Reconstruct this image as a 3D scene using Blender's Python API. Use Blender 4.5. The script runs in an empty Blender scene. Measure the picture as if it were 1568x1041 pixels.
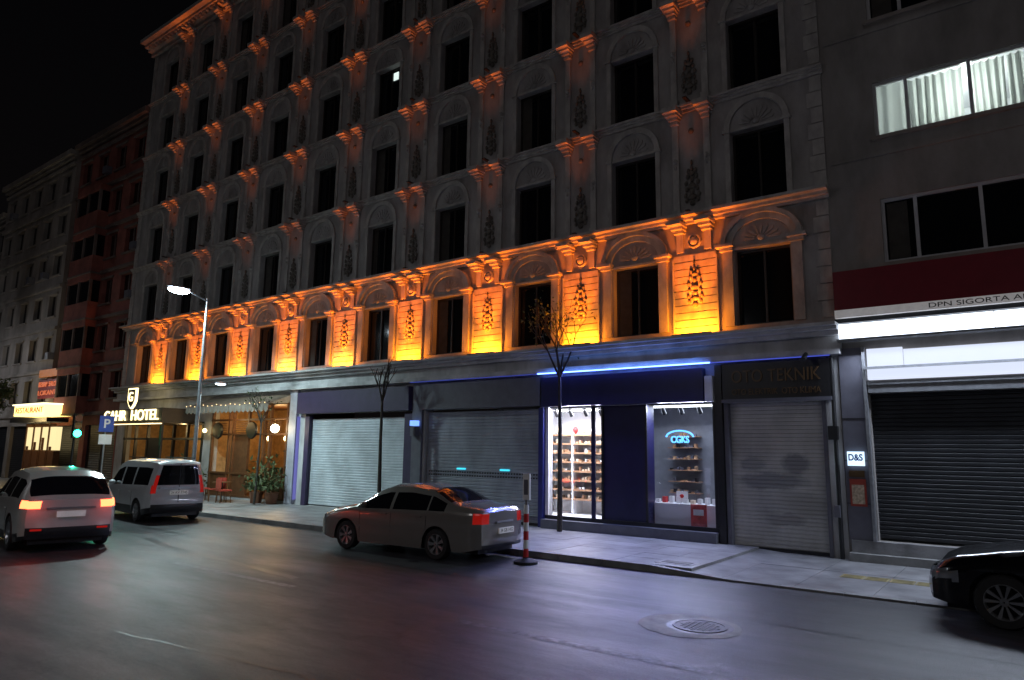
import bpy, math, random
from mathutils import Matrix, Vector
random.seed(7)
D=bpy.data; C=bpy.context; SC=C.scene
R=math.radians
SC.view_settings.view_transform='Standard'
SC.view_settings.look='None'
SC.view_settings.exposure=0

# ------------------------------------------------------------ materials
MC={}
def mat(name,col,rough=.6,metal=0,var=.2,scale=4,bump=.15,bscale=60,emit=None,es=0,coat=0,spec=.5,stretch=(1,1,1)):
    if name in MC: return MC[name]
    m=D.materials.new(name); m.use_nodes=True
    n=m.node_tree.nodes; l=m.node_tree.links
    b=n['Principled BSDF']
    b.inputs['Roughness'].default_value=rough
    b.inputs['Metallic'].default_value=metal
    b.inputs['Specular IOR Level'].default_value=spec
    if coat: 
        b.inputs['Coat Weight'].default_value=coat; b.inputs['Coat Roughness'].default_value=.04
    tc=n.new('ShaderNodeTexCoord'); mp=n.new('ShaderNodeMapping'); mp.inputs['Scale'].default_value=stretch
    l.new(tc.outputs['Object'],mp.inputs['Vector'])
    nz=n.new('ShaderNodeTexNoise'); nz.inputs['Scale'].default_value=scale; nz.inputs['Detail'].default_value=7; nz.inputs['Roughness'].default_value=.62
    l.new(mp.outputs['Vector'],nz.inputs['Vector'])
    mr=n.new('ShaderNodeMapRange'); mr.inputs['From Min'].default_value=.3; mr.inputs['From Max'].default_value=.7
    mr.inputs['To Min'].default_value=1-var; mr.inputs['To Max'].default_value=1+var
    l.new(nz.outputs['Fac'],mr.inputs['Value'])
    vm=n.new('ShaderNodeVectorMath'); vm.operation='SCALE'; vm.inputs[0].default_value=col
    l.new(mr.outputs['Result'],vm.inputs['Scale'])
    l.new(vm.outputs['Vector'],b.inputs['Base Color'])
    if bump>0:
        n2=n.new('ShaderNodeTexNoise'); n2.inputs['Scale'].default_value=bscale; n2.inputs['Detail'].default_value=4
        l.new(tc.outputs['Object'],n2.inputs['Vector'])
        bp=n.new('ShaderNodeBump'); bp.inputs['Strength'].default_value=bump; bp.inputs['Distance'].default_value=.01
        l.new(n2.outputs['Fac'],bp.inputs['Height']); l.new(bp.outputs['Normal'],b.inputs['Normal'])
    if emit:
        b.inputs['Emission Color'].default_value=(*emit,1); b.inputs['Emission Strength'].default_value=es
    MC[name]=m; return m

def road_mat():
    m=D.materials.new('asphalt'); m.use_nodes=True
    n=m.node_tree.nodes; l=m.node_tree.links; b=n['Principled BSDF']
    tc=n.new('ShaderNodeTexCoord')
    a=n.new('ShaderNodeTexNoise'); a.inputs['Scale'].default_value=.6; a.inputs['Detail'].default_value=10; a.inputs['Roughness'].default_value=.72
    mp=n.new('ShaderNodeMapping'); mp.inputs['Scale'].default_value=(.4,1.5,1)
    l.new(tc.outputs['Object'],mp.inputs['Vector']); l.new(mp.outputs['Vector'],a.inputs['Vector'])
    f=n.new('ShaderNodeTexNoise'); f.inputs['Scale'].default_value=38; f.inputs['Detail'].default_value=6; f.inputs['Roughness'].default_value=.8
    l.new(tc.outputs['Object'],f.inputs['Vector'])
    cr=n.new('ShaderNodeValToRGB'); cr.color_ramp.elements[0].position=.36; cr.color_ramp.elements[0].color=(.022,.022,.026,1)
    cr.color_ramp.elements[1].position=.64; cr.color_ramp.elements[1].color=(.06,.058,.065,1)
    l.new(a.outputs['Fac'],cr.inputs['Fac'])
    mx=n.new('ShaderNodeMix'); mx.data_type='RGBA'; mx.blend_type='MULTIPLY'; mx.inputs['Factor'].default_value=.9
    c2=n.new('ShaderNodeValToRGB'); c2.color_ramp.elements[0].position=.38;c2.color_ramp.elements[0].color=(.3,.3,.3,1); c2.color_ramp.elements[1].position=.62; c2.color_ramp.elements[1].color=(1.7,1.7,1.7,1)
    l.new(f.outputs['Fac'],c2.inputs['Fac'])
    l.new(cr.outputs['Color'],mx.inputs[6]); l.new(c2.outputs['Color'],mx.inputs[7])
    v=n.new('ShaderNodeTexVoronoi'); v.feature='DISTANCE_TO_EDGE'; v.inputs['Scale'].default_value=.27
    w=n.new('ShaderNodeTexNoise'); w.inputs['Scale'].default_value=1.6; w.inputs['Detail'].default_value=6
    l.new(tc.outputs['Object'],w.inputs['Vector'])
    ad=n.new('ShaderNodeVectorMath'); ad.operation='MULTIPLY_ADD'; ad.inputs[1].default_value=(1.2,1.2,0)
    l.new(w.outputs['Color'],ad.inputs[0]); l.new(tc.outputs['Object'],ad.inputs[2]); l.new(ad.outputs['Vector'],v.inputs['Vector'])
    c3=n.new('ShaderNodeValToRGB'); c3.color_ramp.elements[0].position=.0; c3.color_ramp.elements[0].color=(.25,.25,.25,1); c3.color_ramp.elements[1].position=.009; c3.color_ramp.elements[1].color=(1,1,1,1)
    l.new(v.outputs['Distance'],c3.inputs['Fac'])
    m2=n.new('ShaderNodeMix'); m2.data_type='RGBA'; m2.blend_type='MULTIPLY'; m2.inputs['Factor'].default_value=.7
    l.new(mx.outputs[2],m2.inputs[6]); l.new(c3.outputs['Color'],m2.inputs[7])
    l.new(m2.outputs[2],b.inputs['Base Color'])
    b.inputs['Specular IOR Level'].default_value=.45
    rr=n.new('ShaderNodeMapRange'); rr.inputs['From Min'].default_value=.35; rr.inputs['From Max'].default_value=.65; rr.inputs['To Min'].default_value=.52; rr.inputs['To Max'].default_value=.30
    l.new(a.outputs['Fac'],rr.inputs['Value']); l.new(rr.outputs['Result'],b.inputs['Roughness'])
    bp=n.new('ShaderNodeBump'); bp.inputs['Strength'].default_value=.8; bp.inputs['Distance'].default_value=.008
    l.new(f.outputs['Fac'],bp.inputs['Height']); l.new(bp.outputs['Normal'],b.inputs['Normal'])
    return m

def smudged_shutter(name):
    m=mat(name,(.46,.45,.44),.5,.1,var=.25,scale=1.3,bump=.1,stretch=(1,1,.6))
    n=m.node_tree.nodes; l=m.node_tree.links; b=n['Principled BSDF']
    src=b.inputs['Base Color'].links[0].from_socket
    tc=n.new('ShaderNodeTexCoord')
    def blobm(c,r):
        nz=n.new('ShaderNodeTexNoise'); nz.inputs['Scale'].default_value=2.6; nz.inputs['Detail'].default_value=8; nz.inputs['Roughness'].default_value=.7
        l.new(tc.outputs['Object'],nz.inputs['Vector'])
        ad=n.new('ShaderNodeVectorMath'); ad.operation='MULTIPLY_ADD'; ad.inputs[1].default_value=(.45,0,.35); l.new(nz.outputs['Color'],ad.inputs[0]); l.new(tc.outputs['Object'],ad.inputs[2])
        mp=n.new('ShaderNodeMapping'); mp.vector_type='POINT'; mp.inputs['Location'].default_value=(-c[0]/r[0],0,-c[1]/r[1]); mp.inputs['Scale'].default_value=(1/r[0],0,1/r[1]); l.new(ad.outputs['Vector'],mp.inputs['Vector'])
        ln=n.new('ShaderNodeVectorMath'); ln.operation='LENGTH'; l.new(mp.outputs['Vector'],ln.inputs[0])
        mr=n.new('ShaderNodeMapRange'); mr.inputs['From Min'].default_value=.7; mr.inputs['From Max'].default_value=1.1; mr.inputs['To Min'].default_value=1; mr.inputs['To Max'].default_value=0; l.new(ln.outputs['Value'],mr.inputs['Value'])
        return mr.outputs['Result']
    cur=src
    for c,r,col in (((-4.9,1.6),(.85,.2),(.25,.25,.26,1)),((-4.35,2.0),(.3,.28),(.24,.24,.25,1)),((-4.15,1.1),(.6,.28),(.36,.35,.34,1)),((-5.3,2.0),(.3,.18),(.31,.31,.31,1)),((-4.6,.75),(.5,.15),(.3,.29,.29,1))):
        mx=n.new('ShaderNodeMix'); mx.data_type='RGBA'; l.new(blobm((c[0]+.22,c[1]+.17),r),mx.inputs['Factor']); l.new(cur,mx.inputs[6]); mx.inputs[7].default_value=col; cur=mx.outputs[2]
    l.new(cur,b.inputs['Base Color'])
    return m

def glass_mat(name,tint=.92,gl=.1):
    m=D.materials.new(name); m.use_nodes=True; n=m.node_tree.nodes; l=m.node_tree.links
    n.remove(n['Principled BSDF'])
    t=n.new('ShaderNodeBsdfTransparent'); t.inputs[0].default_value=(tint,tint,tint,1)
    g=n.new('ShaderNodeBsdfGlossy'); g.inputs['Roughness'].default_value=.03
    mx=n.new('ShaderNodeMixShader'); mx.inputs[0].default_value=gl
    l.new(t.outputs[0],mx.inputs[1]); l.new(g.outputs[0],mx.inputs[2]); l.new(mx.outputs[0],n['Material Output'].inputs[0])
    return m
def curtain_mat():
    m=D.materials.new('curtain_fabric'); m.use_nodes=True; n=m.node_tree.nodes; l=m.node_tree.links
    n.remove(n['Principled BSDF'])
    t=n.new('ShaderNodeBsdfTranslucent'); t.inputs[0].default_value=(.62,.66,.63,1)
    g=n.new('ShaderNodeBsdfDiffuse'); g.inputs[0].default_value=(.6,.62,.6,1)
    mx=n.new('ShaderNodeMixShader'); mx.inputs[0].default_value=.4
    l.new(t.outputs[0],mx.inputs[1]); l.new(g.outputs[0],mx.inputs[2]); l.new(mx.outputs[0],n['Material Output'].inputs[0])
    return m
def em(name,col,s): return mat(name,(.02,.02,.02),.5,emit=col,es=s,bump=0)

stone=mat('facade_stone',(.3,.285,.28),.75,var=.4,scale=1.4,bump=.4,bscale=30,stretch=(1,1,.4))
stone_o=mat('ornament_stone',(.37,.35,.335),.7,var=.3,scale=4,bump=.3,stretch=(1,1,.5))
stone_d=mat('dark_relief_stone',(.13,.115,.10),.8,var=.4,scale=6,bump=.3)  # darker stone tone used for the reliefs
stone_l=mat('ledge_stone',(.46,.46,.47),.65,var=.35,scale=1.5,bump=.3,stretch=(1,1,.5))
wglass=mat('dark_window_glass',(.006,.007,.009),.08,var=.3,scale=1,bump=0)
wframe=mat('dark_window_frame',(.02,.016,.014),.45)
white_f=mat('white_window_frame',(.5,.5,.52),.4,var=.1)
black=mat('black_metal',(.012,.012,.014),.4)
darkwall=mat('dark_wall',(.03,.03,.033),.7)
plaster=mat('old_plaster',(.25,.235,.225),.85,var=.35,scale=.9,bump=.5,bscale=20,stretch=(1,1,.4))
plasterd=mat('dark_plaster',(.14,.13,.125),.85,var=.35,scale=.9,bump=.5,bscale=20,stretch=(1,1,.4))
plaster2=mat('beige_plaster',(.25,.22,.2),.85,var=.35,scale=.9,bump=.5,bscale=20,stretch=(1,1,.4))
brick=mat('red_render',(.22,.065,.05),.85,var=.4,scale=1.2,bump=.5,bscale=20)
brown=mat('brown_render',(.13,.095,.085),.85,var=.4,scale=1.2,bump=.5,bscale=20)
shut=mat('shutter_metal',(.3,.32,.37),.42,.15,var=.3,scale=1.1,bump=.1,stretch=(1,1,.5))
shut2=smudged_shutter('shutter_grimy')
shut3=mat('shutter_pale',(.52,.57,.62),.42,.1,var=.25,scale=1.1,bump=.1)
shutd=mat('shutter_dark',(.022,.023,.027),.45,.3,var=.3,scale=2,bump=.1)
navy=mat('navy_panel',(.010,.010,.055),.4,var=.15)
purple=mat('purple_fascia',(.04,.028,.075),.5,var=.2)
greyf=mat('grey_fascia',(.12,.12,.15),.5,var=.15)
maroon=mat('maroon_sign',(.17,.007,.017),.4,var=.1)
gold=mat('gold_paint',(.10,.055,.022),.4,.1)
whitep=mat('white_paint',(.75,.75,.75),.5,var=.1)
redp=mat('red_paint',(.5,.02,.02),.5,var=.1)
bluep=mat('blue_sign_paint',(.02,.08,.4),.4,var=.1)
steel=mat('galvanised_steel',(.3,.31,.33),.4,.6,var=.2,scale=8)
wood=mat('dark_wood',(.12,.05,.02),.5,var=.3,scale=6)
pave=mat('pavement_stone',(.22,.22,.23),.42,var=.45,scale=1.5,bump=.6,bscale=14)
kerbm=mat('kerb_stone',(.22,.22,.22),.6,var=.35,scale=2,bump=.4)
bark=mat('bark',(.05,.042,.035),.9,var=.4,scale=9,bump=.6)
leafm=mat('leaves',(.06,.09,.03),.6,var=.5,scale=3,bump=0)
rubber=mat('tyre_rubber',(.015,.015,.016),.75,var=.2)
alloy=mat('alloy_rim',(.4,.41,.43),.32,.8,var=.1,bump=0)
roadm=road_mat()
line_m=mat('worn_road_paint',(.13,.13,.145),.5,var=.85,scale=9,bump=.4)
patch_m=mat('concrete_patch',(.3,.29,.28),.6,var=.5,scale=5,bump=.5)
iron=mat('cast_iron',(.05,.045,.04),.45,.5,var=.3,scale=12,bump=.4)
clear=glass_mat('shop_glass'); 
led_blue=em('blue_led',(.1,.2,1),9)
led_w=em('white_lightbox',(.78,.87,1),3.2)
led_w2=em('white_lightbox_soft',(.75,.82,1),1.0)
lampw=em('lamp_lens',(.75,.9,1),90)
warm=em('warm_lamp',(1,.72,.3),9)
bulb=em('small_bulb',(1,.72,.35),3)
warml=em('warm_letters',(1,.8,.38),3.2)
green_l=em('green_signal',(.02,1,.45),22)
tail=mat('tail_light',(.3,.005,.005),.15,emit=(1,.03,.02),es=.2,bump=0,coat=1)
tail_b=mat('tail_light_bright',(.4,.01,.005),.2,emit=(1,.09,.03),es=9,bump=0)
headl=mat('headlight_glass',(.35,.37,.4),.08,.6,bump=0,coat=1)

# ------------------------------------------------------------ builders
class MB:
    def __init__(s): s.v=[];s.f=[];s.m=[];s.mats=[];s.s=[]
    def mi(s,m):
        if m not in s.mats: s.mats.append(m)
        return s.mats.index(m)
    def add(s,vs,fs,m,sm=False):
        o=len(s.v); s.v+= [tuple(v) for v in vs]; i=s.mi(m)
        for f in fs: s.f.append([o+k for k in f]); s.m.append(i); s.s.append(sm)
    def box(s,x0,x1,y0,y1,z0,z1,m):
        s.add([(x0,y0,z0),(x1,y0,z0),(x1,y1,z0),(x0,y1,z0),(x0,y0,z1),(x1,y0,z1),(x1,y1,z1),(x0,y1,z1)],
          [(0,3,2,1),(4,5,6,7),(0,1,5,4),(1,2,6,5),(2,3,7,6),(3,0,4,7)],m)
    def quad(s,a,b,c,d,m): s.add([a,b,c,d],[(0,1,2,3)],m)
    def prism(s,poly,y0,y1,m):
        n=len(poly); vs=[(x,y0,z) for x,z in poly]+[(x,y1,z) for x,z in poly]
        s.add(vs,[tuple(range(n)),tuple(range(2*n-1,n-1,-1))]+[(i,i+n,(i+1)%n+n,(i+1)%n) for i in range(n)],m)
    def arch(s,xc,zs,rix,riz,rox,roz,y0,y1,m,n=16):
        for i in range(n):
            a=math.pi*i/n; b=math.pi*(i+1)/n
            p=[(xc+rix*math.cos(a),zs+riz*math.sin(a)),(xc+rox*math.cos(a),zs+roz*math.sin(a)),(xc+rox*math.cos(b),zs+roz*math.sin(b)),(xc+rix*math.cos(b),zs+riz*math.sin(b))]
            s.prism(p,y0,y1,m)
    def blob(s,cx,cy,cz,rx,ry,rz,m,seg=8,rg=5):
        vs=[(cx,cy,cz+rz)];fs=[]
        for i in range(1,rg):
            t=math.pi*i/rg
            for j in range(seg):
                p=2*math.pi*j/seg; vs.append((cx+rx*math.sin(t)*math.cos(p),cy+ry*math.sin(t)*math.sin(p),cz+rz*math.cos(t)))
        vs.append((cx,cy,cz-rz)); e=len(vs)-1
        for j in range(seg):
            k=(j+1)%seg; fs.append((0,1+j,1+k)); fs.append((e,1+(rg-2)*seg+k,1+(rg-2)*seg+j))
            for i in range(rg-2): fs.append((1+i*seg+j,1+(i+1)*seg+j,1+(i+1)*seg+k,1+i*seg+k))
        s.add(vs,fs,m,True)
    def cyl(s,p0,p1,r0,r1,m,seg=10,sm=True):
        p0=Vector(p0);p1=Vector(p1);d=(p1-p0).normalized()
        a=d.orthogonal().normalized(); b=d.cross(a)
        vs=[];
        for p,r in((p0,r0),(p1,r1)):
            for j in range(seg):
                t=2*math.pi*j/seg; vs.append(tuple(p+a*(r*math.cos(t))+b*(r*math.sin(t))))
        s.add(vs,[(j,(j+1)%seg,(j+1)%seg+seg,j+seg) for j in range(seg)],m,sm)
        s.add(vs[:seg],[tuple(range(seg-1,-1,-1))],m); s.add(vs[seg:],[tuple(range(seg))],m)
    def lathe(s,c,prof,m,seg=28,axis='y'):
        vs=[];n=len(prof)
        for r,o in prof:
            for j in range(seg):
                t=2*math.pi*j/seg
                if axis=='y': vs.append((c[0]+r*math.cos(t),c[1]+o,c[2]+r*math.sin(t)))
                else: vs.append((c[0]+r*math.cos(t),c[1]+r*math.sin(t),c[2]+o))
        fs=[(i*seg+j,i*seg+(j+1)%seg,(i+1)*seg+(j+1)%seg,(i+1)*seg+j) for i in range(n-1) for j in range(seg)]
        s.add(vs,fs,m,True)
    def wall(s,x0,x1,z0,z1,y,dep,ops,m,rm=None):
        rm=rm or m
        xs=sorted(set([x0,x1]+[round(o[k],4) for o in ops for k in(0,1)])); zs=sorted(set([z0,z1]+[round(o[k],4) for o in ops for k in(2,3)]))
        for i in range(len(xs)-1):
            for j in range(len(zs)-1):
                cx=(xs[i]+xs[i+1])/2; cz=(zs[j]+zs[j+1])/2
                if any(o[0]<cx<o[1] and o[2]<cz<o[3] for o in ops): continue
                s.quad((xs[i],y,zs[j]),(xs[i+1],y,zs[j]),(xs[i+1],y,zs[j+1]),(xs[i],y,zs[j+1]),m)
        for a,b,c,d in ops:
            Y=y+dep
            s.quad((a,y,c),(a,y,d),(a,Y,d),(a,Y,c),rm); s.quad((b,y,c),(b,Y,c),(b,Y,d),(b,y,d),rm)
            s.quad((a,y,c),(a,Y,c),(b,Y,c),(b,y,c),rm); s.quad((a,y,d),(b,y,d),(b,Y,d),(a,Y,d),rm)
    def obj(s,name,parent=None,M=None,fix=True):
        me=D.meshes.new(name); me.from_pydata(s.v,[],s.f)
        for m in s.mats: me.materials.append(m)
        me.polygons.foreach_set('material_index',s.m); me.polygons.foreach_set('use_smooth',s.s)
        if fix:
            import bmesh
            bm=bmesh.new(); bm.from_mesh(me); bmesh.ops.recalc_face_normals(bm,faces=bm.faces); bm.to_mesh(me); bm.free()
        try: me.set_sharp_from_angle(angle=R(42))
        except Exception: pass
        me.update()
        o=D.objects.new(name,me); C.collection.objects.link(o)
        if parent: o.parent=parent
        if M: o.matrix_world=M
        return o
def group(name,M=None):
    e=D.objects.new(name,None); C.collection.objects.link(e)
    if M: e.matrix_world=M
    return e
def light(name,kind,loc,energy,col,parent=None,**k):
    l=D.lights.new(name,kind); l.energy=energy; l.color=col
    rot=k.pop('rot',None)
    for a,b in k.items(): setattr(l,a,b)
    o=D.objects.new(name,l); o.location=loc
    if rot: o.rotation_euler=rot
    C.collection.objects.link(o)
    if parent: o.parent=parent
    return o
def text(name,body,size,loc,rot,m,parent=None,ext=.01,width=None,bold=0):
    cu=D.curves.new(name,'FONT'); cu.body=body; cu.size=size; cu.extrude=ext; cu.align_x='CENTER'; cu.align_y='CENTER'; cu.offset=bold
    o=D.objects.new(name+'_t',cu); C.collection.objects.link(o); C.view_layer.update()
    me=D.meshes.new_from_object(o.evaluated_get(C.evaluated_depsgraph_get()))
    D.objects.remove(o)
    me.materials.clear(); me.materials.append(m)
    sx=1
    if width:
        xs=[v.co.x for v in me.vertices]; 
        if xs: sx=width/(max(xs)-min(xs))
    p=D.objects.new(name,me); C.collection.objects.link(p); p.location=loc; p.rotation_euler=rot; p.scale=(sx,1,1)
    if parent: p.parent=parent
    return p
FR=(R(90),0,0)   # facing -y

# ------------------------------------------------------------ camera
cam=D.cameras.new('camera'); co=D.objects.new('camera',cam); C.collection.objects.link(co)
cam.lens=36*1060/1568; cam.sensor_width=36; cam.clip_end=2000
co.matrix_world=Matrix.Translation((0,-16.6,2.2))@Matrix.Rotation(R(36.67),4,'Z')@Matrix.Rotation(R(90+9.14),4,'X')@Matrix.Rotation(R(.82),4,'Z')
SC.camera=co

# ------------------------------------------------------------ world
w=D.worlds.new('World'); SC.world=w; w.use_nodes=True
bg=w.node_tree.nodes['Background']; 
tc=w.node_tree.nodes.new('ShaderNodeTexCoord'); sp=w.node_tree.nodes.new('ShaderNodeSeparateXYZ'); cr=w.node_tree.nodes.new('ShaderNodeValToRGB')
w.node_tree.links.new(tc.outputs['Generated'],sp.inputs[0]); w.node_tree.links.new(sp.outputs['Z'],cr.inputs[0]); w.node_tree.links.new(cr.outputs[0],bg.inputs[0])
cr.color_ramp.elements[0].color=(.5,.42,.42,1); cr.color_ramp.elements[1].color=(.14,.14,.2,1); cr.color_ramp.elements[1].position=.6
bg.inputs[1].default_value=.0065
light('fill_sun','SUN',(0,-30,40),.065,(1,.93,.92),rot=(R(50),0,R(20)),angle=R(20))  # soft fill added to lighten the upper facades

# ------------------------------------------------------------ ground
KY=-4.15
g=MB(); g.quad((-400,-300,-.012),(300,-300,-.012),(300,400,-.012),(-400,400,-.012),darkwall); g.obj('ground')
g=MB(); g.quad((-160,-15.4,0),(120,-15.4,0),(120,KY,0),(-160,KY,0),roadm); g.obj('road')
g=MB()
def slab(mb,x0,x1,y0,y1,z,m): mb.box(x0,x1,y0,y1,-.01,z,m)
x=-90
while x<-6.0:
    for r in range(6):
        y0=KY+.16+r*.66
        if y0<-.05: g.box(x+.004,x+.796,y0+.004,min(y0+.656,.0),0.0,.12+random.uniform(-.002,.002),pave)
    x+=.8
slab(g,-90,-6,KY+.15,0.5,.114,darkwall)
def ramp(mb,x0,x1,y0,y1,z0,z1,m):
    mb.add([(x0,y0,z0),(x1,y0,z1),(x1,y1,z1),(x0,y1,z0),(x0,y0,-.01),(x1,y0,-.01),(x1,y1,-.01),(x0,y1,-.01)],[(0,1,2,3),(0,4,5,1),(1,5,6,2),(2,6,7,3),(3,7,4,0)],m)
ramp(g,-6,-4.6,KY+.15,.5,.12,.03,pave)
x=-4.6
while x<40:
    g.box(x+.004,x+1.196,KY+.154,-1.9,-.01,.03,pave); g.box(x+.004,x+1.196,-1.892,.0,-.01,.03+random.uniform(0,.003),pave); x+=1.2
slab(g,-4.6,40,KY+.15,.5,.022,darkwall)
g.obj('pavement')
g=MB(); x=-90
while x<-6.0:
    g.box(x+.006,x+.994,KY,KY+.147,-.01,.125,kerbm); x+=1
ramp(g,-6,-4.6,KY,KY+.147,.125,.04,kerbm)
x=-4.6
while x<40:
    g.box(x+.006,x+.994,KY,KY+.147,-.01,.035,kerbm); x+=1
g.obj('kerb')
ty=mat('tactile_yellow',(.26,.22,.1),.6,var=.4)
g=MB(); x=-3.0
while x<14:
    g.box(x,x+.38,-2.5,-2.12,.03,.036,ty); 
    for i in range(4): g.box(x+.03,x+.35,-2.46+i*.09,-2.43+i*.09,.036,.041,ty)
    x+=.4
g.obj('tactile_paving')
g=MB(); g.box(-90,60,-22,-15.4,-.01,.12,pave); g.obj('opposite_pavement')
g=MB()
for a,b in((-2.8,-6.2),(-9.7,-13.4),(-17,-20.6),(-24.2,-27.8),(-31.4,-35),(4,.8)):
    g.quad((b,-9.42,.004),(a,-9.42,.004),(a,-9.28,.004),(b,-9.28,.004),line_m)
g.obj('road_markings')
tar=mat('tar_repair',(.014,.014,.016),.35,var=.3,bump=.3)
g=MB()
for pts,wd in (([(-17.5,-8.0),(-15,-8.5),(-12.4,-8.7),(-10.3,-8.95)],.16),([(-13.5,-6.6),(-9,-6.9),(-4,-6.8),(1,-7)],.05),([(-20,-6.9),(-17.2,-7.1),(-15.8,-7.0)],.2),([(-9,-12.4),(-6,-12.0),(-3.2,-12.3)],.04)):
    P=[]
    for (x0,y0),(x1,y1) in zip(pts,pts[1:]):
        for i in range(8): u=i/8; P.append((x0+(x1-x0)*u,y0+(y1-y0)*u+random.uniform(-.03,.03)))
    P.append(pts[-1])
    for (x0,y0),(x1,y1) in zip(P,P[1:]): g.quad((x0,y0,.003),(x1,y1,.003),(x1,y1+wd,.003),(x0,y0+wd,.003),tar)
g.obj('tar_repair_strip')
def disc(mb,cx,cy,z,r,m,n=40,jit=0,sx=1):
    vs=[(cx+sx*(r+random.uniform(-jit,jit))*math.cos(2*math.pi*i/n),cy+(r+random.uniform(-jit,jit))*math.sin(2*math.pi*i/n),z) for i in range(n)]
    mb.add(vs,[tuple(range(n))],m)
g=MB(); disc(g,-3.75,-7.62,.006,.62,patch_m,40,.02,1.05); disc(g,-3.62,-7.6,.010,.42,tar); 
g.lathe((-3.62,-7.6,0),[(.345,.011),(.345,.02),(.31,.02),(.31,.012)],iron,32,'z'); disc(g,-3.62,-7.6,.014,.312,iron)
for i in range(-4,5):
    for j in range(-4,5):
        if (i*i+j*j)<17: g.box(-3.62+i*.062-.02,-3.62+i*.062+.02,-7.6+j*.062-.02,-7.6+j*.062+.02,.012,.02,iron)
g.obj('manhole_cover')
g=MB(); g.box(-6.05,-5.3,-3.75,-3.3,.02,.126,patch_m); g.box(-5.95,-5.4,-3.65,-3.4,.1,.132,iron); g.obj('drain_cover')

# ------------------------------------------------------------ hotel
H=group('hotel_building')
XL,XR=-37.4,-3.3; BAY=3.38
WC=[-4.85-BAY*k for k in range(10)]; PC=[-6.54-BAY*k for k in range(9)]
ZB=[5.2+3.1*f for f in range(6)]; WH=.665
ops=[(c-WH,c+WH,z+.1,z+2.0) for c in WC for z in ZB]
m=MB(); m.wall(XL,XR,5.1,24,0,.28,ops,stone)
m.quad((XL,0,0),(XL,14,0),(XL,14,24),(XL,0,24),stone); m.quad((XR,0,0),(XR,0,24),(XR,14,24),(XR,14,0),stone)
m.quad((XL,0,24),(XR,0,24),(XR,14,24),(XL,14,24),stone)
m.obj('upper_walls',H)
m=MB(); cur_d=mat('window_drape',(.05,.045,.04),.9,var=.3)
lw=em('lit_room_pane',(.85,1,.95),1.0)
for c in WC:
    for f,z in enumerate(ZB):
        a,b,lo,hi=c-WH,c+WH,z+.1,z+2.0
        m.quad((a,.26,lo),(b,.26,lo),(b,.26,hi),(a,.26,hi),wglass)
        m.box(a,a+.06,.2,.255,lo,hi,wframe); m.box(b-.06,b,.2,.255,lo,hi,wframe); m.box(a+.06,b-.06,.2,.255,hi-.06,hi,wframe); m.box(a+.06,b-.06,.2,.255,lo,lo+.06,wframe)
        m.box(c-.025,c+.025,.2,.253,lo+.06,hi-.06,wframe)
        if random.random()<.3: m.box(a+.06,a+.06+random.uniform(.15,.4),.235,.258,lo+.06,hi-.06,cur_d)
c=WC[4]; z=ZB[3]
m.box(c+.05,c+.3,.23,.25,z+1.55,z+1.85,lw); m.box(c+.42,c+.55,.23,.25,z+1.5,z+1.8,lw)
m.obj('windows',H)
def ledge(mb,x0,x1,steps,m):
    for pr,z0,z1 in steps: mb.box(x0,x1,-pr,0.0,z0,z1,m)
m=MB()
for c in WC:
    for f,z in enumerate(ZB):
        if f==0:
            zs=z+2.1
            for s in(-1,1):
                a,b=sorted((c+s*.70,c+s*.94)); m.box(a,b,-.07,0,z+.1,zs-.12,stone_o)
                a,b=sorted((c+s*.67,c+s*1.0)); m.box(a,b,-.14,0,zs-.12,zs-.03,stone_o)
                a,b=sorted((c+s*.64,c+s*1.08)); m.box(a,b,-.26,0,zs-.03,zs+.04,stone_o)
            zs+=.04
            m.arch(c,zs,.86,.70,.98,.81,-.14,0,stone_o)
            m.arch(c,zs,.70,.55,.86,.70,-.06,0,stone_o)
            tr,tz=.68,.52
        else:
            zs=z+2.05
            for s in(-1,1):
                a,b=sorted((c+s*.67,c+s*.80)); m.box(a,b,-.05,0,z+.02,zs-.06,stone_o)
                a,b=sorted((c+s*.65,c+s*.84)); m.box(a,b,-.09,0,zs-.06,zs+.02,stone_o)
            zs+=.02
            m.arch(c,zs,.66,.66,.80,.80,-.07,0,stone_o)
            tr,tz=.64,.62
        m.box(c-.665,c+.665,-.035,0,z+2.003,z+2.06,stone_o)
        n=9
        for i in range(n):
            a0=math.pi*(i+.2)/n; a1=math.pi*(i+.8)/n; r0=.16; 
            zz=zs+.05
            p=[(c+r0*math.cos(a0),zz+r0*math.sin(a0)*.8),(c+tr*.62*math.cos(a0),zz+tz*.62*math.sin(a0)),(c+tr*.7*math.cos((a0+a1)/2),zz+tz*.74*math.sin((a0+a1)/2)),(c+tr*.62*math.cos(a1),zz+tz*.62*math.sin(a1)),(c+r0*math.cos(a1),zz+r0*math.sin(a1)*.8)]
            m.prism(p,-.028,0,stone)
        m.blob(c,-.01,zs+.1,.1,.05,.09,stone)
m.obj('window_surrounds',H)
m=MB()
ledge(m,XL-.1,XR+.1,[(.30,4.42,4.55),(.12,4.55,4.85),(.30,4.85,4.95),(.45,4.95,5.03),(.58,5.03,5.10)],stone_l)
for f,z in enumerate(ZB):
    t=z+3.1
    if f==0: ledge(m,XL-.05,XR+.05,[(.12,t-.22,t-.15),(.24,t-.15,t-.08),(.42,t-.08,t)],stone_o)
    elif f<5: ledge(m,XL-.05,XR+.05,[(.05,t-.2,t-.12),(.10,t-.12,t-.05),(.15,t-.05,t+.01)],stone_o)
ledge(m,XL-.2,XR+.2,[(.15,23.6,23.8),(.35,23.8,23.95),(.55,23.95,24.1),(.8,24.1,24.3)],stone_o)
x=XL+.2
while x<XR: m.box(x,x+.14,-.5,-.36,23.78,23.94,stone_o); x+=.34
m.obj('cornices',H)
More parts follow.
